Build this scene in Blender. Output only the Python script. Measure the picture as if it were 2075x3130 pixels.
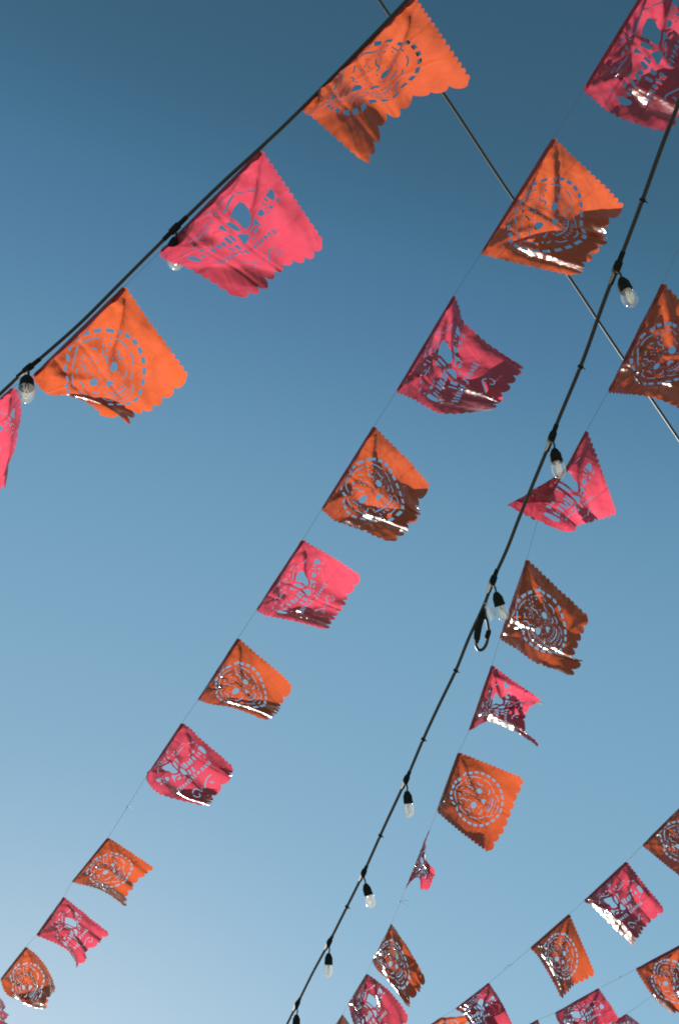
import bpy, math, random
import numpy as np
from mathutils import Vector, Matrix
from mathutils.geometry import delaunay_2d_cdt

for o in list(bpy.data.objects):
    bpy.data.objects.remove(o)
scn = bpy.context.scene
COL = scn.collection
rad = math.radians

# ------------------------------------------------------------------ camera
PITCH = rad(53.0)                 # read off the hanging bulbs (vertical vanishing point)
FPX = 3043.0                      # 35 mm lens, photo pixels (2075 x 3130)
CX, CY = 1037.5, 1565.0
CAM = np.array([0.0, 0.0, 1.6])
cam = bpy.data.cameras.new('camera')
cam.sensor_fit = 'VERTICAL'
cam.sensor_height = 36.0
cam.lens = 35.0
cam.clip_end = 5000.0
co = bpy.data.objects.new('camera', cam)
co.location = CAM
co.rotation_euler = (rad(90) + PITCH, 0, 0)
COL.objects.link(co)
scn.camera = co

# ------------------------------------------------------------------ light
SUN_EL = rad(16.0)
SUN_AZ = rad(-19.0)               # from +Y (where the camera faces) towards +X; negative = left
SUN = np.array([math.sin(SUN_AZ) * math.cos(SUN_EL), math.cos(SUN_AZ) * math.cos(SUN_EL), math.sin(SUN_EL)])
w = bpy.data.worlds.new('World')
scn.world = w
w.use_nodes = True
nt = w.node_tree
nt.nodes.clear()
sky = nt.nodes.new('ShaderNodeTexSky')
sky.sky_type = 'NISHITA'
sky.sun_disc = False
sky.sun_elevation = SUN_EL
sky.sun_rotation = SUN_AZ
sky.air_density = 1.0
sky.dust_density = 0.15
sky.ozone_density = 1.0
tint = nt.nodes.new('ShaderNodeMix')
tint.data_type = 'RGBA'
tint.blend_type = 'MULTIPLY'
tint.inputs[0].default_value = 1.0
tint.inputs[7].default_value = (1.0, 1.0, 1.0, 1)
bg = nt.nodes.new('ShaderNodeBackground')
bg.inputs[1].default_value = 0.05
wo = nt.nodes.new('ShaderNodeOutputWorld')
# the film's response to the sky: one curve per colour for the whole sky
KS = 0.05 * 2.0 ** 1.3
tint.inputs[7].default_value = (KS, KS, KS, 1)
nt.links.new(sky.outputs[0], tint.inputs[6])
crv = nt.nodes.new('ShaderNodeRGBCurve')
for ch, pts in enumerate((((0.078, 0.046), (0.092, 0.075), (0.135, 0.165), (0.24, 0.265), (0.40, 0.402), (1.0, 0.72)),
                          ((0.122, 0.115), (0.15, 0.193), (0.22, 0.348), (0.34, 0.45), (0.50, 0.565), (1.0, 0.82)),
                          ((0.21, 0.195), (0.26, 0.345), (0.355, 0.505), (0.50, 0.61), (0.67, 0.71), (1.0, 0.88)))):
    c = crv.mapping.curves[ch]
    c.points[0].location = (0, 0)
    c.points[1].location = pts[-1]
    for p in pts[:-1]:
        c.points.new(*p)
crv.mapping.update()
post = nt.nodes.new('ShaderNodeMix')
post.data_type = 'RGBA'
post.blend_type = 'DIVIDE'
post.inputs[0].default_value = 1.0
post.inputs[7].default_value = (KS, KS, KS, 1)
nt.links.new(tint.outputs[2], crv.inputs['Color'])
nt.links.new(crv.outputs[0], post.inputs[6])
nt.links.new(post.outputs[2], bg.inputs[0])
nt.links.new(bg.outputs[0], wo.inputs[0])

sl = bpy.data.lights.new('sun', 'SUN')
sl.energy = 5.0
sl.angle = rad(0.53)
sl.color = (1.0, 0.92, 0.80)
so = bpy.data.objects.new('sun', sl)
so.rotation_euler = Vector(-SUN).to_track_quat('-Z', 'Y').to_euler()
so.location = (0, 0, 30)
COL.objects.link(so)

scn.view_settings.view_transform = 'Standard'
scn.view_settings.look = 'None'
scn.view_settings.gamma = 1.0
scn.view_settings.exposure = 1.3
scn.view_settings.use_curve_mapping = False
scn.render.engine = 'CYCLES'
scn.cycles.filter_width = 1.9
scn.cycles.max_bounces = 12
scn.cycles.diffuse_bounces = 6
scn.cycles.glossy_bounces = 4
scn.cycles.transmission_bounces = 8
scn.cycles.transparent_max_bounces = 16

# ------------------------------------------------------------------ helpers
RIGHT = np.array([1.0, 0, 0])
FWD = np.array([0, math.cos(PITCH), math.sin(PITCH)])
UP = np.array([0, -math.sin(PITCH), math.cos(PITCH)])

def ray(p):
    return FWD + RIGHT * ((p[0] - CX) / FPX) + UP * ((CY - p[1]) / FPX)

def at(p, d):
    return CAM + ray(p) * d

def link(name, me, mat=None, parent=None):
    o = bpy.data.objects.new(name, me)
    COL.objects.link(o)
    if mat is not None:
        me.materials.append(mat)
    if parent is not None:
        o.parent = parent
    return o

def empty(name, loc):
    o = bpy.data.objects.new(name, None)
    o.location = loc
    o.empty_display_size = 0.05
    COL.objects.link(o)
    return o

def tag(o, label, cat, group=None):
    o['label'] = label
    o['category'] = cat
    if group:
        o['group'] = group

def mesh(name, V, F, smooth=True):
    me = bpy.data.meshes.new(name)
    me.from_pydata([tuple(v) for v in V], [], F)
    if smooth:
        me.polygons.foreach_set('use_smooth', [True] * len(me.polygons))
    me.update()
    return me

def catmull(P, n):
    P = np.asarray(P, float)
    out = []
    m = len(P)
    for i in range(m - 1):
        p0, p1, p2, p3 = P[max(i - 1, 0)], P[i], P[i + 1], P[min(i + 2, m - 1)]
        for k in range(n):
            t = k / n
            out.append(0.5 * (2 * p1 + (p2 - p0) * t + (2 * p0 - 5 * p1 + 4 * p2 - p3) * t * t + (3 * p1 - p0 - 3 * p2 + p3) * t ** 3))
    out.append(P[-1])
    return np.array(out)

def tube(path, r, sides=8, cap=True):
    """swept tube: path (n,3), r scalar or list"""
    P = np.asarray(path, float)
    n = len(P)
    R = np.full(n, r) if np.isscalar(r) else np.asarray(r, float)
    V, F = [], []
    T = np.gradient(P, axis=0)
    T /= np.linalg.norm(T, axis=1)[:, None] + 1e-12
    a = np.array([0.31, 0.17, 0.93])
    nrm = np.cross(T[0], a); nrm /= np.linalg.norm(nrm)
    for i in range(n):
        nrm = nrm - T[i] * nrm.dot(T[i]); nrm /= np.linalg.norm(nrm) + 1e-12
        b = np.cross(T[i], nrm)
        for k in range(sides):
            th = 2 * math.pi * k / sides
            V.append(P[i] + R[i] * (math.cos(th) * nrm + math.sin(th) * b))
    for i in range(n - 1):
        for k in range(sides):
            F.append((i * sides + k, i * sides + (k + 1) % sides, (i + 1) * sides + (k + 1) % sides, (i + 1) * sides + k))
    if cap:
        F.append(tuple(range(sides))[::-1]); F.append(tuple((n - 1) * sides + k for k in range(sides)))
    return V, F

def merge(parts):
    V, F = [], []
    for v, f in parts:
        o = len(V)
        V += list(v); F += [tuple(i + o for i in q) for q in f]
    return V, F

def lathe(profile, origin, axis, sides=20):
    """profile [(h, r)] along axis"""
    ax = np.asarray(axis, float); ax /= np.linalg.norm(ax)
    a = np.cross(ax, [0.3, 0.9, 0.1]); a /= np.linalg.norm(a)
    b = np.cross(ax, a)
    V, F = [], []
    for h, r in profile:
        for k in range(sides):
            th = 2 * math.pi * k / sides
            V.append(np.asarray(origin) + ax * h + r * (math.cos(th) * a + math.sin(th) * b))
    for i in range(len(profile) - 1):
        for k in range(sides):
            F.append((i * sides + k, i * sides + (k + 1) % sides, (i + 1) * sides + (k + 1) % sides, (i + 1) * sides + k))
    return V, F

# ------------------------------------------------------------------ materials
GLOSS0 = 0.04
def film(name, col, dcol):
    m = bpy.data.materials.new(name)
    m.use_nodes = True
    t = m.node_tree; t.nodes.clear()
    N = t.nodes.new
    out = N('ShaderNodeOutputMaterial')
    tc = N('ShaderNodeTexCoord')
    nz = N('ShaderNodeTexNoise'); nz.inputs['Scale'].default_value = 9.0; nz.inputs['Detail'].default_value = 4.0
    t.links.new(tc.outputs['Object'], nz.inputs['Vector'])
    oi = N('ShaderNodeObjectInfo')
    fade = N('ShaderNodeMapRange'); fade.inputs[3].default_value = 0.84; fade.inputs[4].default_value = 1.12     # no two sheets faded alike
    t.links.new(oi.outputs['Random'], fade.inputs[0])
    def tone(c, lo, hi):
        r = N('ShaderNodeValToRGB')
        r.color_ramp.elements[0].position = 0.3; r.color_ramp.elements[1].position = 0.7
        r.color_ramp.elements[0].color = tuple(x * lo for x in c) + (1,)
        r.color_ramp.elements[1].color = tuple(min(1, x * hi) for x in c) + (1,)
        t.links.new(nz.outputs[0], r.inputs[0])
        mm = N('ShaderNodeMix'); mm.data_type = 'RGBA'; mm.blend_type = 'MULTIPLY'; mm.inputs[0].default_value = 1.0
        t.links.new(r.outputs[0], mm.inputs[6]); t.links.new(fade.outputs[0], mm.inputs[7])
        return mm.outputs[2]
    def noise(scale, detail, rough=0.5):
        q = N('ShaderNodeTexNoise'); q.inputs['Scale'].default_value = scale; q.inputs['Detail'].default_value = detail; q.inputs['Roughness'].default_value = rough
        t.links.new(tc.outputs['Object'], q.inputs['Vector'])
        return q.outputs[0]
    vor = N('ShaderNodeTexVoronoi'); vor.feature = 'DISTANCE_TO_EDGE'; vor.inputs['Scale'].default_value = 16.0
    t.links.new(tc.outputs['Object'], vor.inputs['Vector'])
    cr = N('ShaderNodeMath'); cr.operation = 'MINIMUM'; cr.inputs[1].default_value = 0.12     # crinkles pressed in by folding
    t.links.new(vor.outputs['Distance'], cr.inputs[0])
    b1 = N('ShaderNodeBump'); b1.inputs['Strength'].default_value = 0.8; b1.inputs['Distance'].default_value = 0.012
    t.links.new(noise(14.0, 2.0), b1.inputs['Height'])
    b2 = N('ShaderNodeBump'); b2.inputs['Strength'].default_value = 0.45; b2.inputs['Distance'].default_value = 0.012
    t.links.new(cr.outputs[0], b2.inputs['Height']); t.links.new(b1.outputs[0], b2.inputs['Normal'])
    uvn = N('ShaderNodeUVMap'); sep = N('ShaderNodeSeparateXYZ'); t.links.new(uvn.outputs[0], sep.inputs[0])
    last = b2
    for axn, pos in (('X', 0.5), ('Y', 0.34), ('Y', 0.67), ('X', 0.76)):       # creases from lying folded in the packet
        sb = N('ShaderNodeMath'); sb.operation = 'SUBTRACT'; sb.inputs[1].default_value = pos
        t.links.new(sep.outputs[axn], sb.inputs[0])
        ab = N('ShaderNodeMath'); ab.operation = 'ABSOLUTE'; t.links.new(sb.outputs[0], ab.inputs[0])
        mr = N('ShaderNodeMapRange'); mr.inputs[2].default_value = 0.03; t.links.new(ab.outputs[0], mr.inputs[0])
        bb = N('ShaderNodeBump'); bb.inputs['Strength'].default_value = 0.5; bb.inputs['Distance'].default_value = 0.006
        t.links.new(mr.outputs[0], bb.inputs['Height']); t.links.new(last.outputs[0], bb.inputs['Normal'])
        last = bb
    b2 = last
    bump = N('ShaderNodeBump'); bump.inputs['Strength'].default_value = 0.2; bump.inputs['Distance'].default_value = 0.004
    t.links.new(noise(70.0, 3.0), bump.inputs['Height']); t.links.new(b2.outputs[0], bump.inputs['Normal'])
    tr = N('ShaderNodeBsdfTranslucent'); t.links.new(tone(col, 0.9, 1.08), tr.inputs[0])
    df = N('ShaderNodeBsdfDiffuse'); t.links.new(tone(dcol, 0.9, 1.08), df.inputs[0])
    t.links.new(b2.outputs[0], tr.inputs['Normal']); t.links.new(b2.outputs[0], df.inputs['Normal'])
    mx = N('ShaderNodeMixShader'); mx.inputs[0].default_value = 0.30
    t.links.new(tr.outputs[0], mx.inputs[1]); t.links.new(df.outputs[0], mx.inputs[2])
    gl = N('ShaderNodeBsdfGlossy'); gl.inputs['Roughness'].default_value = 0.27
    gl.inputs[0].default_value = (1, 1, 1, 1)
    t.links.new(bump.outputs[0], gl.inputs['Normal'])
    lw = N('ShaderNodeLayerWeight'); lw.inputs[0].default_value = 0.5
    pw = N('ShaderNodeMath'); pw.operation = 'POWER'; pw.inputs[1].default_value = 5.0
    t.links.new(lw.outputs['Facing'], pw.inputs[0])
    sc = N('ShaderNodeMath'); sc.operation = 'MULTIPLY_ADD'; sc.inputs[1].default_value = 0.7; sc.inputs[2].default_value = GLOSS0
    t.links.new(pw.outputs[0], sc.inputs[0])
    m2 = N('ShaderNodeMixShader')
    t.links.new(sc.outputs[0], m2.inputs[0]); t.links.new(mx.outputs[0], m2.inputs[1]); t.links.new(gl.outputs[0], m2.inputs[2])
    t.links.new(m2.outputs[0], out.inputs[0])
    return m

def solid(name, col, rough=0.5, metal=0.0, noise=0.25, scale=40, spec=0.5):
    m = bpy.data.materials.new(name)
    m.use_nodes = True
    t = m.node_tree
    b = t.nodes['Principled BSDF']
    tc = t.nodes.new('ShaderNodeTexCoord')
    nz = t.nodes.new('ShaderNodeTexNoise'); nz.inputs['Scale'].default_value = scale; nz.inputs['Detail'].default_value = 5
    r = t.nodes.new('ShaderNodeValToRGB')
    r.color_ramp.elements[0].color = tuple(c * (1 - noise) for c in col) + (1,)
    r.color_ramp.elements[1].color = tuple(min(1, c * (1 + noise)) for c in col) + (1,)
    t.links.new(tc.outputs['Object'], nz.inputs['Vector'])
    t.links.new(nz.outputs[0], r.inputs[0])
    t.links.new(r.outputs[0], b.inputs['Base Color'])
    b.inputs['Roughness'].default_value = rough
    b.inputs['Metallic'].default_value = metal
    b.inputs['Specular IOR Level'].default_value = spec
    return m

def clear(name, tintc, base, rough, milk=0.0):
    """thin clear glass or plastic: mostly see-through, reflecting by the angle"""
    m = bpy.data.materials.new(name)
    m.use_nodes = True
    t = m.node_tree; t.nodes.clear()
    out = t.nodes.new('ShaderNodeOutputMaterial')
    tr = t.nodes.new('ShaderNodeBsdfTransparent'); tr.inputs[0].default_value = tintc
    gl = t.nodes.new('ShaderNodeBsdfGlossy'); gl.inputs['Roughness'].default_value = rough
    lw = t.nodes.new('ShaderNodeLayerWeight'); lw.inputs[0].default_value = 0.5
    pw = t.nodes.new('ShaderNodeMath'); pw.operation = 'POWER'; pw.inputs[1].default_value = 3.5
    t.links.new(lw.outputs['Facing'], pw.inputs[0])
    ad = t.nodes.new('ShaderNodeMath'); ad.operation = 'MULTIPLY_ADD'; ad.use_clamp = True; ad.inputs[1].default_value = 0.75; ad.inputs[2].default_value = base
    t.links.new(pw.outputs[0], ad.inputs[0])
    mx = t.nodes.new('ShaderNodeMixShader')
    t.links.new(ad.outputs[0], mx.inputs[0]); t.links.new(tr.outputs[0], mx.inputs[1]); t.links.new(gl.outputs[0], mx.inputs[2])
    glow = t.nodes.new('ShaderNodeBsdfTranslucent'); glow.inputs[0].default_value = (0.9, 0.86, 0.76, 1)      # pale translucent mix puts a creamy sunlit glow into the clear surface
    m3 = t.nodes.new('ShaderNodeMixShader'); m3.inputs[0].default_value = milk
    t.links.new(mx.outputs[0], m3.inputs[1]); t.links.new(glow.outputs[0], m3.inputs[2])
    t.links.new(m3.outputs[0], out.inputs[0])
    return m

M_PINK = film('pink_film', (0.38, 0.037, 0.068), (0.30, 0.016, 0.032))
M_ORANGE = film('orange_film', (0.33, 0.056, 0.016), (0.28, 0.033, 0.008))
M_CABLE = solid('green_black_rubber', (0.012, 0.018, 0.012), 0.55)
M_SOCKET = solid('black_socket_plastic', (0.010, 0.014, 0.010), 0.7, spec=0.08)
M_WIRE = solid('weathered_cable_sheath', (0.022, 0.024, 0.013), 0.5)
M_THREAD = solid('nylon_thread', (0.16, 0.14, 0.12), 0.5)
M_GLASS = clear('bulb_glass', (0.95, 0.95, 0.93, 1), 0.13, 0.07, 0.06)
M_TAG = clear('clear_plastic_tag', (0.62, 0.62, 0.58, 1), 0.20, 0.25, 0.12)
M_FIL = solid('filament_phosphor', (0.9, 0.8, 0.5), 0.5, noise=0.05)
M_STEM = solid('bulb_stem_metal', (0.65, 0.6, 0.5), 0.3, 0.8)
M_GROUND = solid('pale_paving', (0.30, 0.27, 0.23), 0.9, noise=0.3, scale=0.8)

# ------------------------------------------------------------------ setting: ground under the camera
gv = [(-3000, -3000, 0), (3000, -3000, 0), (3000, 3000, 0), (-3000, 3000, 0)]
g = link('ground', mesh('ground', gv, [(0, 1, 2, 3)], False), M_GROUND)
g['kind'] = 'structure'

# ------------------------------------------------------------------ the cut sheet, flat, in metres
W, H = 0.40, 0.375

def stroke(pts, wd, n=5):
    P = np.asarray(pts, float)
    if len(P) > 2:
        P = catmull(P, 4)
    T = np.gradient(P, axis=0)
    T /= np.linalg.norm(T, axis=1)[:, None] + 1e-9
    Nn = np.stack([-T[:, 1], T[:, 0]], 1)
    h = wd / 2
    m = len(P)
    # tapering ends
    k = np.minimum(np.arange(m), np.arange(m)[::-1])
    hw = h * np.where(k == 0, 0.75, 1.0) if m > 2 else np.full(m, h)
    out = [P[i] + Nn[i] * hw[i] for i in range(m)]
    e = P[-1]
    out += [e + T[-1] * h * 0.7 * math.sin(a) + Nn[-1] * h * 0.75 * math.cos(a) for a in (0.9, 1.57, 2.24)]
    out += [P[i] - Nn[i] * hw[i] for i in range(m - 1, -1, -1)]
    s = P[0]
    out += [s - T[0] * h * 0.7 * math.sin(a) - Nn[0] * h * 0.75 * math.cos(a) for a in (0.9, 1.57, 2.24)]
    return np.array(out)

def disc(c, r, n=10, sq=1.0, rot=0.0):
    a = np.arange(n) * 2 * math.pi / n
    x, y = r * np.cos(a), r * sq * np.sin(a)
    return np.stack([c[0] + x * math.cos(rot) - y * math.sin(rot), c[1] + x * math.sin(rot) + y * math.cos(rot)], 1)

def smoothpoly(pts, n=3):
    P = np.asarray(pts, float)
    Q = np.vstack([P[-1:], P, P[:2]])
    C = catmull(Q, n)
    return C[n:n * (len(P) + 1)]

def outline():
    pts = [(0.0, 0.0), (W, 0.0)]
    ns, nb = 15, 9
    a_s, a_b = 0.0085, 0.017
    L = H - a_b
    for i in range(ns):                      # right side, small scallops
        for k in range(5):
            t = k / 5
            pts.append((W + a_s * (math.sin(math.pi * t) ** 0.7 if 0 < t < 1 else 0) - (0.0 if i or k else 0), 0.004 + (L - 0.004) * (i + t) / ns))
    for i in range(nb):                      # bottom, wide scallops
        for k in range(7):
            t = k / 7
            pts.append((W - W * (i + t) / nb, L + a_b * (math.sin(math.pi * t) ** 0.6 if 0 < t < 1 else 0)))
    for i in range(ns):
        for k in range(5):
            t = k / 5
            pts.append((0 - a_s * (math.sin(math.pi * t) ** 0.7 if 0 < t < 1 else 0), L - (L - 0.004) * (i + t) / ns))
    return np.array(pts)

def skull_holes():
    R = random.Random(4)
    hs = []
    c = np.array([0.5 * W, 0.47 * H])
    ro = 0.140
    nd = 26
    for i in range(nd):                       # ring of dashes
        a0 = 2 * math.pi * (i + 0.5) / nd
        da = 2 * math.pi / nd * 0.31
        p = [c + (ro - 0.0058) * np.array([math.cos(a), math.sin(a)]) for a in np.linspace(a0 - da, a0 + da, 3)]
        q = [c + (ro + 0.0058) * np.array([math.cos(a), math.sin(a)]) for a in np.linspace(a0 + da, a0 - da, 3)]
        hs.append(np.array(p + q))
    def P(x, y):                              # skull units: 1 = ring radius, y down
        return c + 0.140 * np.array([x, y])
    wd = 0.0042
    S = lambda pts, k=1.0: hs.append(stroke([P(*p) for p in pts], wd * k))
    # head outline
    S([(-0.02, -0.86), (-0.20, -0.84), (-0.40, -0.75)]); S([(0.06, -0.86), (0.30, -0.79), (0.52, -0.62)])
    S([(-0.66, -0.56), (-0.76, -0.36), (-0.80, -0.14)]); S([(0.62, -0.50), (0.72, -0.40), (0.76, -0.22), (0.78, -0.14)])
    S([(-0.80, 0.0), (-0.78, 0.16), (-0.70, 0.30)]); S([(0.78, 0.0), (0.74, 0.14), (0.70, 0.30)])
    S([(-0.62, 0.36), (-0.55, 0.50), (-0.46, 0.50)]); S([(0.63, 0.36), (0.57, 0.48), (0.48, 0.52)])
    S([(-0.42, 0.60), (-0.38, 0.72), (-0.24, 0.80)]); S([(0.43, 0.60), (0.40, 0.70), (0.28, 0.79)])
    S([(-0.12, 0.84), (0.02, 0.86), (0.15, 0.84)])
    # eyes, nose, mouth
    hs.append(disc(P(-0.31, -0.02), 0.0160, 14)); hs.append(disc(P(0.31, -0.02), 0.0160, 14))
    hs.append(smoothpoly([P(-0.10, 0.32), P(-0.055, 0.20), P(0.0, 0.17), P(0.055, 0.20), P(0.10, 0.32), P(0.045, 0.345), P(0.0, 0.30), P(-0.045, 0.345)], 2))
    S([(-0.27, 0.55), (-0.14, 0.60), (0.0, 0.615), (0.14, 0.60), (0.27, 0.55)], 1.25)
    # petals round the eyes and a flower on the brow
    for ex in (-0.31, 0.31):
        for i in range(5):
            a = 2 * math.pi * i / 5 + 0.5
            hs.append(disc(P(ex + 0.20 * math.cos(a), -0.02 + 0.20 * math.sin(a)), 0.0030, 6))
    for i in range(6):
        a = 2 * math.pi * i / 6
        hs.append(disc(P(0.0 + 0.10 * math.cos(a), -0.46 + 0.10 * math.sin(a)), 0.0038, 7, 0.7, a))
    hs.append(disc(P(0, -0.46), 0.0024, 6))
    # bow of dots at the temple and curls over the brow
    for x, y, r in ((-0.47, -0.66, .0042), (-0.38, -0.58, .0042), (-0.50, -0.52, .0046), (-0.60, -0.62, .0036), (-0.38, -0.46, .0040), (-0.62, -0.47, .0032)):
        hs.append(disc(P(x, y), r, 8, 0.75, 0.6))
    S([(-0.30, -0.52), (-0.25, -0.42), (-0.28, -0.32), (-0.20, -0.26)], 1.3); S([(0.30, -0.58), (0.25, -0.46), (0.29, -0.36), (0.22, -0.27)], 1.1)
    S([(-0.62, -0.22), (-0.56, -0.10), (-0.60, 0.02)], 1.2); S([(0.60, -0.24), (0.55, -0.12), (0.60, 0.0)], 1.2)
    S([(0.42, -0.55), (0.50, -0.46)], 1.0); S([(0.10, -0.70), (0.20, -0.62)], 1.0); S([(-0.12, -0.70), (-0.20, -0.62)], 1.0)
    S([(-0.52, 0.30), (-0.42, 0.36), (-0.32, 0.33)], 1.2); S([(0.52, 0.30), (0.42, 0.36), (0.32, 0.33)], 1.2)
    for x in (-0.26, -0.17, -0.085, 0.0, 0.085, 0.17, 0.26):
        S([(x, 0.44 + 0.04 * (1 - abs(x) * 3)), (x, 0.50 + 0.04 * (1 - abs(x) * 3))], 0.8)
        S([(x * 0.9, 0.67 + 0.03 * (1 - abs(x) * 3)), (x * 0.9, 0.72 + 0.03 * (1 - abs(x) * 3))], 0.8)
    for x, y in ((-0.05, -0.14), (0.05, -0.14), (0, -0.22), (0, 0.05), (-0.58, 0.16), (0.58, 0.16), (-0.2, 0.24), (0.2, 0.24)):
        hs.append(disc(P(x, y), 0.0024, 6))
    return hs

def letter_holes():
    """traced from the flattest pink sheet; (x, y) there -> flat sheet by a fitted map (seen mirrored)"""
    src = np.array([(600, 330), (1290, 300), (270, 980), (930, 390), (915, 700), (790, 870), (1380, 690), (525, 1160), (940, 1190), (1270, 1010)], float)
    dst = np.array([(.50, .13), (.79, .45), (.14, .51), (.60, .35), (.53, .51), (.43, .55), (.735, .66), (.15, .70), (.36, .80), (.63, .80)])
    A = np.hstack([src, np.ones((len(src), 1))])
    X, *_ = np.linalg.lstsq(A, dst, rcond=None)
    def m(p):
        p = np.atleast_2d(np.asarray(p, float))
        q = np.hstack([p, np.ones((len(p), 1))]) @ X
        q[:, 0] = (1 - q[:, 0]) * W            # un-mirror
        q[:, 1] = q[:, 1] * H
        return q
    sc = math.sqrt(abs(np.linalg.det(X[:2] @ np.diag([W, H]))))
    hs = []
    poly = lambda pts: hs.append(smoothpoly(m(pts), 3))
    sh = lambda pts: hs.append(m(pts))
    S = lambda pts, wd: hs.append(stroke(m(pts), wd * sc))
    D = lambda x, y, r: hs.append(disc(m((x, y))[0], r * sc, 8))
    # the motif in the middle
    sh([(775, 372), (850, 285), (930, 205), (985, 225), (1030, 300), (1035, 370), (1070, 430), (1040, 520), (980, 570), (930, 550), (870, 450), (820, 405)])
    poly([(718, 440), (770, 432), (830, 480), (880, 550), (870, 578), (810, 556), (745, 490)])
    sh([(605, 500), (665, 450), (685, 500), (740, 585), (690, 550)])
    sh([(1020, 610), (1085, 545), (1110, 460), (1140, 480), (1220, 610), (1150, 562), (1090, 566), (1040, 632)])
    poly([(1072, 652), (1110, 615), (1155, 610), (1140, 645), (1095, 665)])
    poly([(1020, 755), (1050, 715), (1085, 710), (1060, 740)])
    poly([(840, 632), (900, 625), (960, 640), (995, 670), (990, 720), (930, 795), (895, 780), (870, 710)])
    # the big word: slots, a fancy capital, an oval
    for a, b, wd in (((745, 632), (808, 728), 34), ((692, 672), (753, 768), 48), ((642, 742), (680, 813), 44), ((567, 765), (622, 845), 48),
                     ((482, 815), (528, 886), 44), ((412, 882), (448, 928), 16), ((347, 908), (388, 962), 36)):
        S([a, b], wd)
    D(355, 812, 32); D(418, 770, 12); D(468, 738, 18)
    poly([(170, 930), (235, 900), (290, 950), (340, 1020), (335, 1065), (270, 1065), (205, 1015)])
    sh([(395, 1040), (445, 1045), (462, 1062), (425, 1066)]); sh([(135, 870), (160, 850), (190, 870), (165, 885)])
    sh([(1290, 182), (1370, 110), (1412, 150), (1415, 220), (1382, 262), (1342, 230)])
    sh([(1255, 215), (1275, 202), (1322, 250), (1300, 268)])
    S([(1225, 268), (1260, 296), (1305, 300)], 14)
    sh([(1412, 290), (1450, 228), (1485, 275), (1450, 285)]); sh([(1315, 318), (1385, 322), (1360, 370), (1332, 352)])
    poly([(1168, 410), (1210, 348), (1258, 400), (1240, 448), (1192, 450)])
    D(1268, 345, 12); D(1310, 415, 14); D(1335, 400, 7)
    # the short word between
    S([(725, 872), (788, 942)], 34)
    sh([(780, 835), (820, 792), (848, 838), (884, 860), (850, 905), (812, 872)])
    # the bottom line: two words of narrow capitals, first word at the capital's side
    p0, p1 = np.array([1392.0, 668.0]), np.array([512.0, 1172.0])
    ux = (p1 - p0) / np.linalg.norm(p1 - p0); dn = np.array([0.56, 0.83])
    glyphs = 'HAOOIX EIOAWIH'
    st = np.linalg.norm(p1 - p0) / len(glyphs)
    for gi, gch in enumerate(glyphs):
        c0 = p0 + ux * st * (gi + 0.5)
        q = lambda x, y: tuple(c0 + ux * x + dn * y)
        if gch == 'O':
            hs.append(disc(m(q(0, 0))[0], 25 * sc, 10, 1.2, 0.3))
        elif gch == 'I':
            S([q(0, -36), q(0, 36)], 24)
        elif gch == 'H':
            S([q(-13, -36), q(-13, 36)], 17); S([q(13, -36), q(13, 36)], 17)
        elif gch == 'A':
            S([q(-4, -34), q(-17, 34)], 15); S([q(10, -30), q(17, 34)], 15)
        elif gch == 'W':
            S([q(-18, -34), q(-10, 30)], 13); S([q(4, -28), q(4, 34)], 12); S([q(22, -34), q(16, 30)], 13)
        elif gch == 'X':
            S([q(-10, -36), q(8, 36)], 26)
        elif gch == 'E':
            S([q(-8, -36), q(-8, 36)], 26); S([q(16, -28), q(16, -6)], 13); S([q(16, 10), q(16, 30)], 13)
    # scrolls under it
    S([(1172, 1125), (1190, 1060), (1220, 972), (1262, 940), (1312, 938)], 20); S([(1352, 952), (1378, 990), (1365, 1035), (1322, 1056), (1285, 1035)], 16)
    S([(830, 1205), (872, 1176), (960, 1180), (1040, 1190)], 24); S([(922, 1238), (945, 1262), (935, 1290)], 18)
    D(1070, 1140, 10); D(1108, 1118, 12); D(1205, 1222, 9); D(1185, 1245, 7)
    # flowers and sprigs at the top
    S([(815, 95), (860, 57), (910, 46)], 15); S([(922, 96), (985, 92)], 16); S([(1045, 86), (1130, 75), (1170, 38)], 18)
    S([(735, 240), (770, 172)], 16); S([(885, 128), (830, 205), (770, 288), (718, 320)], 18); D(660, 245, 22); S([(602, 288), (622, 333), (660, 346)], 15)
    S([(430, 252), (465, 305)], 17); S([(478, 228), (513, 288)], 30); S([(512, 187), (546, 238)], 14)
    D(450, 420, 24); S([(525, 372), (545, 430)], 18); S([(352, 520), (430, 500)], 12); S([(275, 590), (380, 556), (460, 530), (510, 492)], 18)
    S([(190, 575), (232, 545), (290, 535)], 12); S([(186, 680), (215, 637)], 22); S([(105, 795), (145, 747)], 20); D(250, 690, 8)
    return hs

def inpoly(p, poly):
    x, y = p[:, 0][:, None], p[:, 1][:, None]
    x0, y0 = poly[:, 0], poly[:, 1]
    x1, y1 = np.roll(x0, -1), np.roll(y0, -1)
    c = ((y0 > y) != (y1 > y)) & (x < (x1 - x0) * (y - y0) / (y1 - y0 + 1e-15) + x0)
    return (c.sum(1) % 2) == 1

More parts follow.
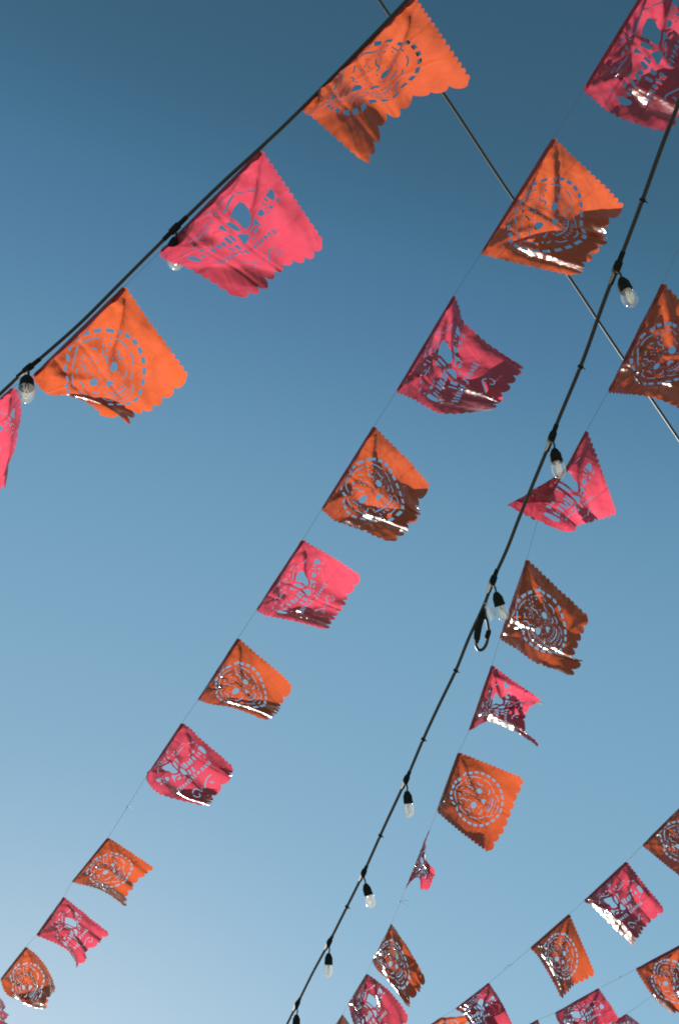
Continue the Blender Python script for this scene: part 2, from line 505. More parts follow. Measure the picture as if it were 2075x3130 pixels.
def cut_sheet(holes):
    pts, edges = [], []
    def loop(P):
        o = len(pts)
        n = len(P)
        pts.extend([Vector((float(a), float(b))) for a, b in P])
        edges.extend([(o + i, o + (i + 1) % n) for i in range(n)])
    out = outline()
    loop(out)
    for h in holes:
        loop(h)
    n = 36
    for i in range(n + 1):
        for j in range(n):
            x = W * (i + (0.5 if j % 2 else 0)) / n; y = H * (j + 0.5) / n
            if 0.002 < x < W - 0.002 and 0.002 < y < H - 0.02:
                pts.append(Vector((x, y)))
    for i in range(1, n):
        pts.append(Vector((W * i / n, 0.0)))
    vs, es, fs, *_ = delaunay_2d_cdt(pts, edges, [], 0, 1e-6)
    V = np.array([(v.x, v.y) for v in vs])
    F = np.array([f for f in fs if len(f) == 3])
    C = V[F].mean(1)
    keep = inpoly(C, out)
    for h in holes:
        keep &= ~inpoly(C, h)
    F = F[keep]
    used = np.unique(F)
    mp = -np.ones(len(V), int); mp[used] = np.arange(len(used))
    return V[used], mp[F]

SHEET = {'skull': cut_sheet(skull_holes()), 'letters': cut_sheet(letter_holes())}

# ------------------------------------------------------------------ strings: depth from the flags' equal widths
def fit_string(ends, sign_prior=None, sigma=0.02):
    """ends: list of (TL, TR) pixels of whole flags on one string. 1/depth is linear along the line in the picture."""
    E = np.array(ends, float)
    c = E.reshape(-1, 2).mean(0)
    d = np.linalg.svd(E.reshape(-1, 2) - c)[2][0]
    d = d if d[0] > 0 else -d
    L = np.linalg.norm(E[:, 0] - E[:, 1], axis=1).mean()
    a, b = L / (FPX * W), 0.0
    par = np.array([a, b])
    def q(p, par):
        return par[0] + par[1] * ((np.asarray(p) - c) @ d) / 1000.0
    def res(par):
        r = []
        for tl, tr in E:
            p, s = at(tl, 1 / q(tl, par)), at(tr, 1 / q(tr, par))
            r.append((np.linalg.norm(p - s) - W) / W)
        if sign_prior is not None:
            r.append((par[1] - sign_prior) / sigma)
        return np.array(r)
    for it in range(60):
        r = res(par)
        J = np.stack([(res(par + e) - r) / 1e-5 for e in (np.array([1e-5, 0]), np.array([0, 1e-5]))], 1)
        st = np.linalg.lstsq(J.T @ J + 1e-6 * np.eye(2), -J.T @ r, rcond=None)[0]
        par = par + np.clip(st, -0.03, 0.03)
    return (lambda p: 1.0 / max(q(p, par), 0.02)), par, c, d, res(par)

from types import SimpleNamespace as NS
# every flag: string, kind, colour, corner pixels (string end left, string end right, bottom right, bottom left), seen mirrored or not
FL = []
def F(st, kind, TL, TR, BR, BL, label, **k):
    FL.append(NS(st=st, kind=kind, TL=np.array(TL, float), TR=np.array(TR, float), BR=np.array(BR, float), BL=np.array(BL, float), label=label,
                 mir=k.pop('mir', True), fit=k.pop('fit', True), k=k))
#@FLAGS
F('A', 'skull', (928, 330), (1262, -5), (1440, 262), (1118, 500), 'orange skull flag with a dark lower flap, between bulb cable and stay wire', lm=(1015, 425), bm=(1245, 425), crease=[(-.05, .42, .72, 1.05, 1.9)], seed=1)
F('A', 'letters', (490, 770), (795, 462), (992, 752), (738, 916), 'bright pink lettered flag beside a bulb hung from the thick dark cable', lm=(590, 850), bm=(885, 862), crease=[(-.05, .55, .5, 1.02, 2.0)], seed=2)
F('A', 'skull', (103, 1147), (378, 878), (578, 1165), (330, 1280), 'wide open bright orange skull flag beside a bulb on the thick cable', lm=(205, 1240), bm=(452, 1292), crease=[(-.05, .6, .5, 1.02, 1.8)], seed=3)
F('A', 'letters', (-210, 1420), (36, 1187), (18, 1442), (-180, 1600), 'pink flag cut by the frame, next to the last bulb of the cable', rm=(62, 1260), fit=False, seed=4, amp=1.3)
F('B', 'letters', (1783, 273), (2017, -111), (2262, 112), (2050, 398), 'dark crimson lettered flag behind the bulb cable, high above the other flags', fit=False, seed=5, crease=[(-.05, .35, 1.05, .9, 1.5)], amp=1.3, lm=(1900, 335), sw=(.55, 0))
F('B', 'skull', (1470, 773), (1688, 425), (1910, 645), (1768, 843), 'orange skull flag with a white glint across it, in front of the stay wire', lm=(1600, 798), bm=(1850, 745), crease=[(-.05, .28, .9, 1.03, 1.7)], seed=6, sw=(.14, 0))
F('B', 'letters', (1212, 1195), (1385, 905), (1600, 1120), (1500, 1255), 'crimson lettered flag with a glowing lower hem, on the long thread below the stay wire', lm=(1330, 1212), bm=(1560, 1190), crease=[(-.05, .62, 1.05, .35, 1.7)], seed=7, sw=(.32, 0))
F('B', 'skull', (984, 1555), (1141, 1305), (1315, 1500), (1203, 1658), 'rust orange skull flag third down the long thread, a pale streak over its ring', lm=(1080, 1590), bm=(1275, 1590), crease=[(-.05, .32, .8, 1.03, 1.5)], seed=8, sw=(.2, 0))
F('B', 'letters', (785, 1863), (923, 1652), (1105, 1768), (1000, 1925), 'pink lettered flag, upper half bright and lower half dark, between two orange skull flags', lm=(880, 1885), bm=(1062, 1860), crease=[(-.05, .34, .8, 1.03, 1.5)], seed=9, sw=(0, 0.36))
F('B', 'skull', (606, 2138), (727, 1952), (897, 2108), (812, 2203), 'orange skull flag with a white sunlit lower edge, in the middle of the long thread', lm=(700, 2143), bm=(868, 2165), crease=[(-.05, .34, .8, 1.03, 1.7)], seed=10, sw=(0, 0.34))
F('B', 'letters', (449, 2371), (556, 2211), (717, 2350), (635, 2464), 'pink flag whose cut lettering reads the right way, above the knot in the thread', mir=False, lm=(510, 2405), bm=(688, 2410), crease=[(-.05, .5, .55, 1.03, 1.5)], seed=11, sw=(0, 0.15))
F('B', 'skull', (221, 2695), (330, 2562), (473, 2655), (388, 2775), 'small orange skull flag just below the knot in the long thread', lm=(300, 2710), bm=(425, 2700), crease=[(-.05, .25, .6, 1.03, 0.9)], seed=12, sw=(0, .45))
F('B', 'letters', (113, 2858), (195, 2743), (337, 2855), (235, 2962), 'small pink lettered flag between two small orange skull flags', lm=(200, 2900), bm=(282, 2905), seed=13, sw=(0, 0.25))
F('B', 'skull', (4, 2992), (80, 2895), (172, 3030), (150, 3052), 'smallest orange flag on the long thread, gathered to a sparkling tip', lm=(62, 3035), rm=(140, 2955), fit=False, seed=14, crease=[(-.05, .3, .6, 1.03, 1.2)], sw=(.5, 0))
F('B', 'letters', (-85, 3115), (-12, 3030), (15, 3085), (-10, 3170), 'dark red scrap of flag at the far end of the long thread', fit=False, seed=15)
F('C', 'skull', (1858, 1195), (2022, 868), (2250, 1110), (2095, 1258), 'brown orange skull flag cut by the frame, in front of the stay wire', lm=(1985, 1212), crease=[(-.05, .45, .75, 1.03, 1.2)], seed=16, sw=(0, .22))
F('C', 'letters', (1642, 1590), (1790, 1318), (1884, 1572), (1728, 1626), 'pink lettered flag doubled over itself behind a bulb of the long cable', fit=False, seed=17, bulge=(-84, -58, .25), amp=.5, sw=(.2, .75))
F('C', 'skull', (1527, 1950), (1608, 1712), (1802, 1893), (1752, 2068), 'dark brown orange skull flag beside the cable plug with its loop', lm=(1640, 2000), bm=(1775, 1990), seed=18, crease=[(-.05, .55, .6, 1.02, 1.0)], sw=(0, .28))
F('C', 'letters', (1433, 2233), (1502, 2035), (1652, 2142), (1650, 2287), 'pink lettered flag with a deep glossy red fold and a pointed tail', lm=(1540, 2240), bm=(1595, 2195), seed=19, crease=[(.35, .15, .75, 1.05, 1.5)], sw=(0, .95))
F('C', 'skull', (1335, 2478), (1400, 2302), (1600, 2382), (1500, 2605), 'flat pale orange skull flag hanging beside the lower bulbs of the cable', lm=(1415, 2545), bm=(1560, 2490), seed=20, amp=.7, sw=(0, .92))
F('C', 'letters', (1238, 2718), (1311, 2540), (1327, 2655), (1285, 2722), 'narrow dark red flag twisted edge on, above a knotted thread end', fit=False, lm=(1275, 2680), rm=(1298, 2615), bm=(1318, 2705), seed=21, amp=.5, sw=(.12, .72))
F('C', 'skull', (1138, 2937), (1195, 2825), (1303, 3000), (1255, 3080), 'dark brown skull flag speckled with light just below the knotted thread end', lm=(1190, 2975), rm=(1243, 2890), bm=(1290, 3040), seed=22, crease=[(-.05, .3, .5, 1.03, 1.3)], sw=(0, .4))
F('C', 'letters', (1065, 3067), (1120, 2978), (1250, 3118), (1165, 3225), 'dark pink lettered flag under the speckled brown skull flag', seed=23, crease=[(-.05, .3, .6, 1.03, 1.2)], rm=(1190, 3035), sw=(0, .2))
F('C', 'skull', (985, 3190), (1046, 3102), (1130, 3210), (1050, 3300), 'brown flag corner showing at the low end of the thread', fit=False, seed=24)
F('D', 'skull', (1963, 2583), (2095, 2450), (2210, 2600), (2095, 2690), 'brown orange skull flag at the near end of the shorter thread', seed=25, sw=(0, 0.10))
F('D', 'letters', (1785, 2752), (1912, 2635), (2030, 2783), (1937, 2893), 'dark pink lettered flag with a silvery fold down its middle', mir=False, seed=26, lm=(1858, 2820), crease=[(.1, .1, .55, 1.05, 1.5)], sw=(0, .42))
F('D', 'skull', (1621, 2897), (1738, 2795), (1817, 2980), (1718, 3055), 'orange skull flag with a dark shaded half, on the shorter thread', seed=27, lm=(1672, 2970), crease=[(.2, .1, .6, 1.05, .5)], sw=(0, .52), amp=.7)
F('D', 'letters', (1392, 3083), (1492, 3005), (1565, 3140), (1480, 3190), 'dark lettered flag at the far end of the shorter thread', seed=28, rm=(1530, 3060), crease=[(.2, .1, .6, 1.05, 1.2)], sw=(0, .2))
F('D', 'skull', (1268, 3165), (1347, 3111), (1445, 3104), (1370, 3190), 'orange flag lifted by the wind behind the dark lettered flag', fit=False, seed=29, sw=(0, .6))
F('E', 'skull', (1943, 2961), (2090, 2883), (2160, 3085), (2058, 3105), 'orange skull flag on the lowest thread, cut by the frame', seed=30, lm=(2000, 3035), crease=[(.1, .7, .9, .8, 1.0)], sw=(0, 0.25))
F('E', 'letters', (1697, 3095), (1827, 3022), (1890, 3120), (1770, 3220), 'pink lettered flag on the lowest thread, half cut by the frame', seed=31, crease=[(.1, .3, .6, 1.0, 1.0)], mir=False, sw=(0, 0.30))
F('E', 'skull', (1560, 3165), (1642, 3117), (1668, 3190), (1600, 3260), 'brown tip of a flag at the end of the lowest thread', fit=False, seed=32)
F('G', 'letters', (1800, 3180), (1912, 3100), (1965, 3140), (1860, 3260), 'dark red flag edge rising behind the lowest pink flag', fit=False, seed=33)
#@END

PRIOR = {'E': (0.047, 0.004)}
STR = {}
for s in 'ABCDE':
    ends = [(f.TL, f.TR) for f in FL if f.st == s and f.fit]
    pr = PRIOR.get(s)
    STR[s] = fit_string(ends, *(pr if pr else ()))
    print('STRING', s, STR[s][1], 'res', np.round(STR[s][4], 3))
dE = STR['E'][0]
STR['G'] = (lambda p: dE(p) * 1.12,)

# ------------------------------------------------------------------ flags
def solve_depth(P, px, L, far=False):
    r = ray(px)
    o = CAM - P
    a = r @ r; b = 2 * (o @ r); c = o @ o - L * L
    D = b * b - 4 * a * c
    if D <= 0:
        return -b / (2 * a)
    return (-b + (1 if far else -1) * math.sqrt(D)) / (2 * a)

def bspline_rows(CP, u, v):
    """Catmull-Rom patch through a (nu, nv, 3) net"""
    nu, nv, _ = CP.shape
    def wts(t, n):
        x = np.clip(t, -0.05, 1.05) * (n - 1)
        i = np.clip(np.floor(x).astype(int), 0, n - 2)
        f = x - i
        Wm = np.zeros((len(t), n))
        c = [(-f + 2 * f**2 - f**3) / 2, (2 - 5 * f**2 + 3 * f**3) / 2, (f + 4 * f**2 - 3 * f**3) / 2, (-f**2 + f**3) / 2]
        for k in range(4):
            j = i - 1 + k
            lo, hi = j < 0, j > n - 1
            jj = np.clip(j, 0, n - 1)
            np.add.at(Wm, (np.arange(len(t)), jj), c[k])
            # linear extrapolation of the phantom points
            if lo.any():
                r = np.where(lo)[0]; np.add.at(Wm, (r, np.zeros(len(r), int)), c[k][r]); np.add.at(Wm, (r, np.ones(len(r), int)), -c[k][r])
            if hi.any():
                r = np.where(hi)[0]; np.add.at(Wm, (r, np.full(len(r), n - 1)), c[k][r]); np.add.at(Wm, (r, np.full(len(r), n - 2)), -c[k][r])
        return Wm
    Wu, Wv = wts(u, nu), wts(v, nv)
    return np.einsum('pi,pj,ijk->pk', Wu, Wv, CP)

def flag_surface(f):
    d = STR[f.st][0]
    k = f.k
    P00, P10 = at(f.TL, d(f.TL)), at(f.TR, d(f.TR))
    s = np.linalg.norm(P10 - P00) / W
    Hh = H * k.get('hs', 1.0) * min(s, 1.1)
    # bottom corners: one sheet height below the string on the pixel's ray (near root), swung back by the wind
    sw = k.get('sw', (0.0, 0.0))
    def corner(P, px, t):
        a, b = solve_depth(P, px, Hh * 0.97), solve_depth(P, px, Hh * 0.97, True)
        return at(px, a + (b - a) * t)
    P01 = corner(P00, f.BL, sw[0])
    P11 = corner(P10, f.BR, sw[1])
    def mid(A, B, px, bow):
        m = (A + B) / 2
        if px is None:
            return m
        dep = (m - CAM) @ FWD
        return at(px, dep)
    def edge(A, B, px):
        M = mid(A, B, px, 0)
        q = 2 * M - (A + B) / 2
        return lambda t: (A * (1 - t)**2 + 2 * q * t * (1 - t) + B * t * t)
    eL, eR = edge(P00, P01, k.get('lm')), edge(P10, P11, k.get('rm'))
    eB, eT = edge(P01, P11, k.get('bm')), edge(P00, P10, None)
    n = 9
    CP = np.zeros((n, n, 3))
    for i in range(n):
        for j in range(n):
            u, v = i / (n - 1), j / (n - 1)
            CP[i, j] = ((1 - u) * eL(v) + u * eR(v) + (1 - v) * eT(u) + v * eB(u)
                        - ((1 - u) * (1 - v) * P00 + u * (1 - v) * P10 + (1 - u) * v * P01 + u * v * P11))
    if 'bulge' in k:                           # the sheet blown over its string and doubled back
        bx, by, vm = k['bulge']
        sc = d(f.TL) / FPX
        off = RIGHT * bx * sc - UP * by * sc + FWD * 0.15
        for i in range(n):
            for j in range(1, n):
                u, v = i / (n - 1), j / (n - 1)
                CP[i, j] += off * (1 - u)**1.1 * math.exp(-((v - vm) / 0.14)**2)
    R = random.Random(f.k.get('seed', 0) * 7 + 3)
    amp = k.get('amp', 1.0)
    folds = []
    nf = 5
    for q in range(nf):
        c0 = (q + 0.5 + R.uniform(-.3, .3)) / nf
        folds.append((c0, c0 + R.uniform(-.22, .22), R.uniform(.05, .10), R.uniform(.7, 1.3) * (-1)**q * 0.026 * amp, R.uniform(.7, 1.6)))
    short = [(R.uniform(.05, .95), R.uniform(-.6, .6), R.uniform(.025, .05), R.uniform(-1, 1) * 0.010 * amp, R.uniform(.12, .3)) for q in range(7)]
    ph = [R.uniform(0, 6.28) for q in range(8)]
    creases = k.get('crease', [])
    def surf(u, v):
        u = np.asarray(u, float); v = np.asarray(v, float)
        B = bspline_rows(CP, u, v)
        e = 1e-3
        Nn = np.cross(bspline_rows(CP, u + e, v) - B, bspline_rows(CP, u, v + e) - B)
        Nn /= np.linalg.norm(Nn, axis=1)[:, None] + 1e-15
        def disp(u, v):
            z = np.zeros_like(u)
            for c0, c1, wd, a, p in folds:
                x = (u - (c0 + (c1 - c0) * v)) / (wd * (0.8 + 0.9 * v))
                z += a * np.clip(v, 0, 2)**p * np.exp(-x * x)
            for c0, sl, wd, a, ve in short:     # puckers along the hem
                x = (u - c0 - sl * v) / wd
                z += a * np.exp(-x * x) * np.clip(v / 0.06, 0, 1) * np.exp(-(v / ve)**2)
            for u0, v0, u1, v1, a in creases:   # a sharp bend along a line
                dx, dy = u1 - u0, v1 - v0
                L = math.hypot(dx, dy)
                sd = ((u - u0) * dy - (v - v0) * dx) / L * -1.0
                sft = 0.02
                z += a * W * sft * np.logaddexp(0, sd / sft) * np.clip(v / 0.12, 0, 1) * 0.55
            # tension creases from the two pinned corners
            for uc, sg in ((0.0, 1), (1.0, -1)):
                for qi, an in enumerate((0.35, 0.8)):
                    ang = np.arctan2(v, np.abs(u - uc) + 1e-4)
                    rr = np.hypot(u - uc, v)
                    z += 0.016 * amp * np.exp(-((ang - an - 0.12 * math.sin(ph[qi] + uc)) / 0.10)**2) * np.sin(np.clip(rr / 0.75, 0, 1) * math.pi) * (1 if qi else -1)
            z += 0.0022 * amp * np.sin(19 * u + 7 * v + ph[0]) * np.sin(15 * v - 4 * u + ph[1]) * np.clip(v * 4, 0, 1)
            z += 0.0012 * amp * np.sin(41 * u - 17 * v + ph[2]) * np.sin(33 * v + 9 * u + ph[3]) * np.clip(v * 4, 0, 1)
            return z
        z = disp(u, v)
        cz = disp(np.array([0., 1., 0., 1.]), np.array([0., 0., 1., 1.]))
        z = z - ((1 - u) * v * cz[2] + u * v * cz[3])
        return B + Nn * z[:, None]
    return surf, P00, P10

GROUPS = {'skull': 'orange flags cut with skulls', 'letters': 'pink flags cut with lettering'}
for f in FL:
    surf, P00, P10 = flag_surface(f)
    f.P00, f.P10 = P00, P10
    V2, F2 = SHEET[f.kind]
    u, v = V2[:, 0] / W, V2[:, 1] / H
    if f.mir:
        u = 1 - u
    X = surf(u, v)
    base = (P00 + P10) / 2
    root = empty('papel_picado_flag', base)
    tag(root, f.label, 'paper flag', GROUPS[f.kind])
    mat = M_ORANGE if f.kind == 'skull' else M_PINK
    Ff = [tuple(int(i) for i in t) for t in (F2[:, ::-1] if f.mir else F2)]
    sm = mesh('cut_sheet', X - base, Ff)
    uvl = sm.uv_layers.new(name='flat')
    li = np.array(Ff).ravel()
    uvl.data.foreach_set('uv', np.stack([V2[li, 0] / W, V2[li, 1] / H], 1).ravel())
    link('cut_sheet', sm, mat, root)
    # hem: the top folded round the string and glued down
    nu, prof = 28, [(0.036, 1), (0.012, 1.6), (-0.006, 0.9), (-0.010, 0.0), (-0.006, -0.9), (0.012, -1.6), (0.036, -1)]
    uu = np.linspace(0.004, 0.996, nu)
    Sv = surf(uu, np.full(nu, 0.02))
    S0 = surf(uu, np.zeros(nu))
    dv = Sv - S0; dv /= np.linalg.norm(dv, axis=1)[:, None]
    tu = np.gradient(S0, axis=0); nn = np.cross(tu, dv); nn /= np.linalg.norm(nn, axis=1)[:, None]
    HV, HF = [], []
    for i in range(nu):
        for a, b in prof:
            p = surf(uu[i:i + 1], np.array([max(a, 0.0)]))[0] + (dv[i] * a * H if a < 0 else 0)
            HV.append(p + nn[i] * b * 0.0016 - base)
    m = len(prof)
    for i in range(nu - 1):
        for j in range(m - 1):
            HF.append((i * m + j, i * m + j + 1, (i + 1) * m + j + 1, (i + 1) * m + j))
    link('hem', mesh('hem', HV, HF), mat, root)

# ------------------------------------------------------------------ threads through the hems
def run_on(P, L):
    """the line goes on straight past both ends of what the picture shows"""
    P = np.asarray(P, float)
    def ray_out(a, b):
        t = a - b; t[2] *= 0.3; t /= np.linalg.norm(t)
        return t
    t0, t1 = ray_out(P[0], P[min(8, len(P) - 1)]), ray_out(P[-1], P[max(-9, -len(P))])
    return np.vstack([[P[0] + t0 * L * k / 6 for k in range(6, 0, -1)], P, [P[-1] + t1 * L * k / 6 for k in range(1, 7)]])

def thread(name, s, extra_lo, extra_hi, label, knots=()):
    fl = [f for f in FL if f.st == s]
    fl.sort(key=lambda f: -f.TL[1])
    d = STR[s][0]
    pts = [at(extra_lo, d(extra_lo))] if extra_lo else []
    for f in fl:
        pts += [f.P00, f.P10]
    if extra_hi:
        pts.append(at(extra_hi, d(extra_hi)))
    P = []
    for a, b in zip(pts[:-1], pts[1:]):
        n = max(2, int(np.linalg.norm(b - a) / 0.05))
        for k in range(n):
            t = k / n
            P.append(a + (b - a) * t - np.array([0, 0, 0.006 * np.linalg.norm(b - a) * 4 * t * (1 - t)]))
    P.append(pts[-1])
    P = run_on(P, 5.0)
    V, Fq = tube(P, 0.0007, 5)
    root = empty('bunting_thread', P[0])
    tag(root, label, 'thread')
    link('strand', mesh('strand', np.array(V) - P[0], Fq), M_THREAD, root)
    R = random.Random(len(s) + 5)
    for (kp, tails) in knots:
        c = at(kp, d(kp))
        parts = [lathe([(-.004, 0.0002), (-.0025, .002), (0, .0028), (.0025, .002), (.004, .0002)], c, P[-1] - P[0], 8)]
        for tx, ty in tails:
            sc = d(kp) / FPX
            e = c + RIGHT * tx * sc - UP * ty * sc
            m2 = (c + e) / 2 + UP * 4 * sc * R.uniform(-1, 1)
            parts.append(tube(catmull([c, m2, e], 5), 0.0006, 5))
        V, Fq = merge(parts)
        link('knot', mesh('knot', np.array(V) - P[0], Fq), M_THREAD, root)
    return root

thread('bunting_thread', 'A', (-400, 1610), (1420, -160), 'fine thread running just under the thick bulb cable')
thread('bunting_thread', 'B', (-160, 3215), (2150, -350), 'long fine thread carrying most of the flags, knotted once', [((390, 2466), [(14, 6), (-4, 10)])])
thread('bunting_thread', 'C', (930, 3280), (2150, 590), 'fine thread of flags following the long bulb cable', [((1221, 2756), [(26, 16), (30, -3)])])
thread('bunting_thread', 'D', (1120, 3270), (2260, 2285), 'shorter fine thread with a knot between its flags', [((1557, 2950), [(-18, 12), (10, 6)])])
thread('bunting_thread', 'E', (1400, 3250), (2260, 2790), 'lowest fine thread, a torn wisp hanging from it', [((1893, 2986), [(6, 12), (3, -8)])])
thread('bunting_thread', 'G', (1700, 3245), (2050, 3000), 'faint thread behind the lowest flags')

# ------------------------------------------------------------------ cables
def px_path(pts, depth, n=10):
    Q = catmull(pts, n)
    return run_on([at(p, depth(p)) for p in Q], 6.0)

def sleeve(path, i0, length, prof):
    """clamp or splice on a cable: lathe along its direction"""
    c = path[i0]; t = path[min(i0 + 1, len(path) - 1)] - path[max(i0 - 1, 0)]
    return lathe([(h * length, r) for h, r in prof], c, t, 14)

L1PX = [(-420, 1610), (-200, 1400), (0, 1206), (78, 1134), (118, 1101), (245, 989), (367, 867), (460, 774), (548, 686), (676, 562), (804, 445), (900, 354), (1020, 233), (1140, 110), (1240, 5), (1330, -90), (1500, -270)]
L2PX = [(2260, -170), (2160, 105), (2073, 316), (2024, 440), (1962, 612), (1894, 793), (1845, 920), (1780, 1103), (1707, 1280), (1672, 1372), (1592, 1567), (1548, 1680), (1508, 1769), (1480, 1846), (1432, 1951), (1392, 2050), (1340, 2158), (1293, 2260), (1240, 2385), (1175, 2525), (1110, 2670), (1060, 2772), (1005, 2882), (955, 2975), (912, 3062), (868, 3150), (790, 3310)]
dA = STR['A'][0]
depth1 = lambda p: dA(p) - 0.02
# globe widths (0.042 m across) down the long cable give its depth
_y = np.array([905, 1425, 1880, 2485, 2765, 2975.]); _w = np.array([45.5, 41, 38, 33, 30.5, 28.])
_c = np.polyfit(_y, _w, 1)
GS = 0.84                         # the long cable carries slightly smaller globes
depth2 = lambda p: FPX * 0.05 * GS / max(_c[0] * p[1] + _c[1], 8)
JUNC1 = [(88, 1124), (540, 694)]
JUNC2 = [(1884, 815), (1686, 1338), (1506, 1775), (1242, 2383), (1112, 2668), (1004, 2884), (908, 3070)]
PLAIN2 = [(1392, 2050), (1770, 1130), (1962, 612), (1293, 2260), (1160, 2555), (1062, 2772)]

def nearest(path, p, depth):
    q = at(p, depth(p))
    return int(np.argmin(((path - q)**2).sum(1)))

def cable(pxs, depth, r, juncs, ties, label):
    path = px_path(pxs, depth)
    root = empty('light_cable', path[0])
    tag(root, label, 'cable', 'cables carrying the bulbs')
    V, Fq = tube(path, r, 10)
    link('sheath', mesh('sheath', np.array(V) - path[0], Fq), M_CABLE, root)
    pos = []
    for j in juncs:
        i = nearest(path, j, depth)
        t = path[i + 1] - path[i - 1]; t /= np.linalg.norm(t)
        parts = [lathe([(-.050, r * .98), (-.049, r * 1.25), (-.022, r * 1.35), (-.020, r * 1.9), (-.004, r * 2.05), (.012, r * 2.0), (.014, r * 1.4), (.045, r * 1.3), (.046, r * .98)], path[i], t, 14)]
        dn = np.array([0, 0, -1.0])
        parts.append(lathe([(0, r * 1.3), (.012, r * 1.25), (.020, r * 0.95), (.022, r * .3)], path[i], dn, 12))
        V, Fq = merge(parts)
        link('junction_clamp', mesh('junction_clamp', np.array(V) - path[0], Fq), M_SOCKET, root)
        pos.append(path[i] + dn * 0.018)
    for j in ties:
        i = nearest(path, j, depth)
        t = path[i + 1] - path[i - 1]; t /= np.linalg.norm(t)
        side = np.cross(t, FWD); side /= np.linalg.norm(side)
        V, Fq = merge([lathe([(-.005, r * .9), (-.004, r * 1.5), (.004, r * 1.5), (.005, r * .9)], path[i], t, 12),
                       tube([path[i] + side * r, path[i] + side * (r + .010) + t * .004], .0018, 6)])
        link('cable_tie', mesh('cable_tie', np.array(V) - path[0], Fq), M_SOCKET, root)
    return root, path, pos

c1, path1, pos1 = cable(L1PX, depth1, 0.0051, JUNC1, [], 'thick dark green cable with two clear bulbs, hung along the biggest flags')
c2, path2, pos2 = cable(L2PX, depth2, 0.0057, JUNC2, PLAIN2, 'long dark cable with seven clear bulbs and a plug loop')

# plug joint with its loop and clear tag on the long cable
def near2(px):
    return at(px, depth2(px) - 0.012)
sc2 = depth2((1470, 1920)) / FPX
plug_line = [near2(p) for p in [(1478, 1868), (1466, 1900), (1458, 1938), (1455, 1962)]]
V, Fq = merge([tube(catmull(plug_line, 6), [0.007] * 3 + [0.012] * 13 + [0.009] * 3, 12)])
link('plug_body', mesh('plug_body', np.array(V) - path2[0], Fq), M_SOCKET, c2)
loop = [near2(p) for p in [(1455, 1958), (1454, 1972), (1462, 1986), (1474, 1985), (1485, 1970), (1491, 1945), (1492, 1925), (1488, 1900), (1482, 1880), (1480, 1862)]]
V, Fq = tube(catmull(loop, 6), 0.0055, 10)
link('plug_loop', mesh('plug_loop', np.array(V) - path2[0], Fq), M_CABLE, c2)
V, Fq = tube(catmull([near2(p) for p in [(1494, 1926), (1490, 1940), (1486, 1952)]], 4), [.007, .0085, .009, .009, .009, .009, .009, .008, .006], 10)
link('plug_tip', mesh('plug_tip', np.array(V) - path2[0], Fq), M_SOCKET, c2)
TG = [near2(p) for p in [(1478, 1842), (1492, 1842), (1518, 1880), (1499, 1900)]]
tv, tf = [], []
for i in range(6):
    for j in range(6):
        a, b = i / 5, j / 5
        p = TG[0] * (1 - a) * (1 - b) + TG[1] * a * (1 - b) + TG[2] * a * b + TG[3] * (1 - a) * b
        p = p + FWD * 0.006 * math.sin(a * 3.1) * b
        tv.append(p - path2[0])
for i in range(5):
    for j in range(5):
        tf.append((i * 6 + j, i * 6 + j + 1, i * 6 + j + 7, i * 6 + j + 6))
link('clear_tag', mesh('clear_tag', tv, tf), M_TAG, c2)

# stay wire far behind
L3PX = [(930, -360), (1040, -180), (1150, -12), (1370, 308), (1560, 596), (1735, 842), (1830, 985), (1905, 1097), (1985, 1212), (2078, 1350), (2200, 1535), (2320, 1715)]
path3 = px_path(L3PX, lambda p: 5.2 + 0.0004 * p[1])
V, Fq = tube(path3, 0.0078, 10)
w3 = link('stay_wire', mesh('stay_wire', np.array(V) - path3[0], Fq), M_WIRE)
w3.location = path3[0]
tag(w3, 'thin straw coloured stay wire running behind the upper flags', 'wire')

# ------------------------------------------------------------------ bulbs
BPX1 = [(80, 1226), (538, 822)]
BPX2 = [(1934, 938), (1712, 1463), (1546, 1908), (1254, 2515), (1142, 2787), (1003, 3000), (903, 3185)]
BL1 = ['clear bulb with a black socket between the wide orange flag and the cut pink flag', 'clear bulb half hidden behind the corner of the bright pink flag']
BL2 = ['clear bulb with a bright filament near the stay wire crossing', 'clear bulb hanging in front of the doubled over pink flag', 'clear bulb beside the cable plug and its clear tag',
       'clear bulb beside the pale orange skull flag', 'clear bulb beside the twisted dark red flag', 'clear bulb on the long cable left of the speckled brown flag', 'clear bulb socket at the low end of the long cable']

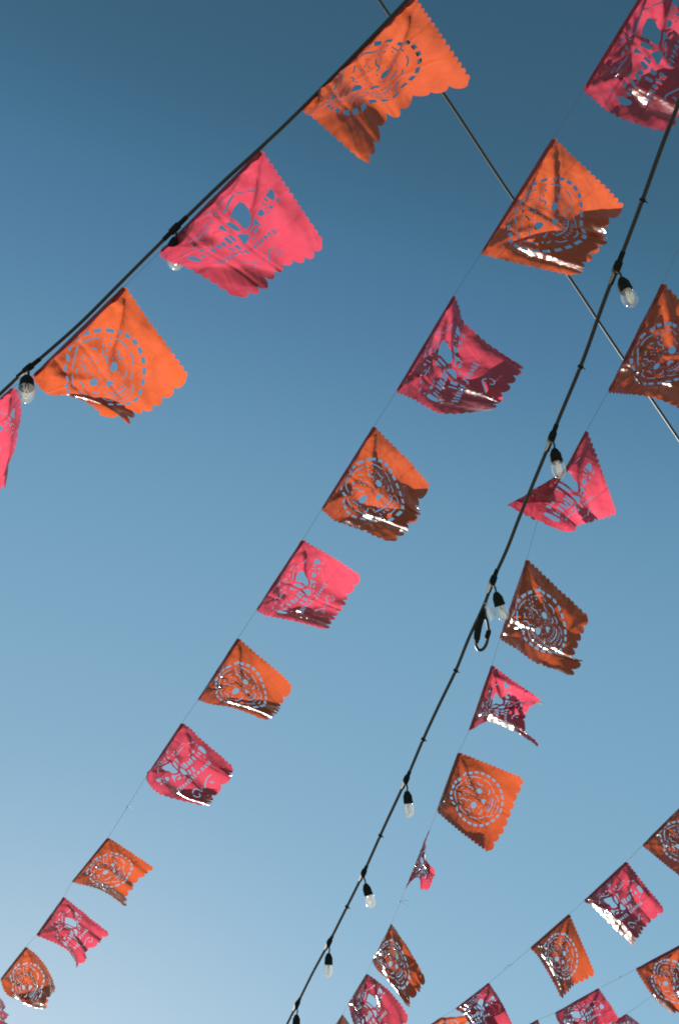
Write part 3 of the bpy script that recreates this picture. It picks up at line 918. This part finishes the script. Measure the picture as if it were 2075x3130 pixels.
def bulb(top, label, tgt, back=False, k=1.0):
    # the bulb swings on its cord in the wind: its far end lies on the pixel's ray, one bulb length from the clamp
    e = at(tgt, solve_depth(top, tgt, 0.150 * k, back))
    axis = e - top; axis /= np.linalg.norm(axis)
    root = empty('festoon_bulb', top)
    tag(root, label, 'light bulb', 'clear bulbs on the cables')
    mk = lambda name, vf, mat, par=root: link(name, mesh(name, (np.array(vf[0]) - top) * k, vf[1]), mat, par)
    cl = 0.030                                   # short cord
    side = np.cross(axis, FWD); side /= np.linalg.norm(side)
    cord = catmull([top, top + axis * cl * .5 + side * 0.004, top + axis * cl * 1.1], 5)
    mk('cord', tube(cord, 0.0038, 8), M_CABLE)
    o = top + axis * cl
    mk('socket', lathe([(0, .0005), (0, .008), (.006, .0125), (.012, .0155), (.018, .0175), (.020, .0195), (.024, .0205), (.040, .0210), (.050, .0222), (.054, .0225), (.056, .0205), (.056, .010)], o, axis, 24), M_SOCKET)
    gp = []
    g0 = 0.050
    for t in np.linspace(0, 1, 22):              # globe: neck swelling to a round end
        th = t * math.pi
        r = 0.0265 * max(math.sin(th * 0.93 + 0.21), 0.0) ** 0.85
        h = g0 + 0.034 - 0.034 * math.cos(th)
        gp.append((h, max(r, 0.0004)))
    gp[0] = (g0, 0.013); gp[-1] = (g0 + 0.068, 0.0003)
    gl = mk('glass_globe', lathe(gp, o, axis, 28), M_GLASS)
    mk('glass_stem', lathe([(0.052, .006), (.062, .0045), (.068, .0025), (.070, .0004)], o, axis, 12), M_STEM)
    a = np.cross(axis, [0, 1, 0]); a /= np.linalg.norm(a)
    for sgn in (-1, 1):
        p0, p1 = o + axis * .066 + a * sgn * .004, o + axis * .104 + a * sgn * .0015
        mk('filament', tube([p0, (p0 + p1) / 2 + a * sgn * .001, p1], 0.0021, 8), M_FIL)
    return root

for p, l, b in zip(pos1, BL1, BPX1):
    bulb(p, l, b, back=(b[0] > 300))      # the second one hangs behind the pink flag's corner
for p, l, b in zip(pos2, BL2, BPX2):
    bulb(p, l, b, k=GS)
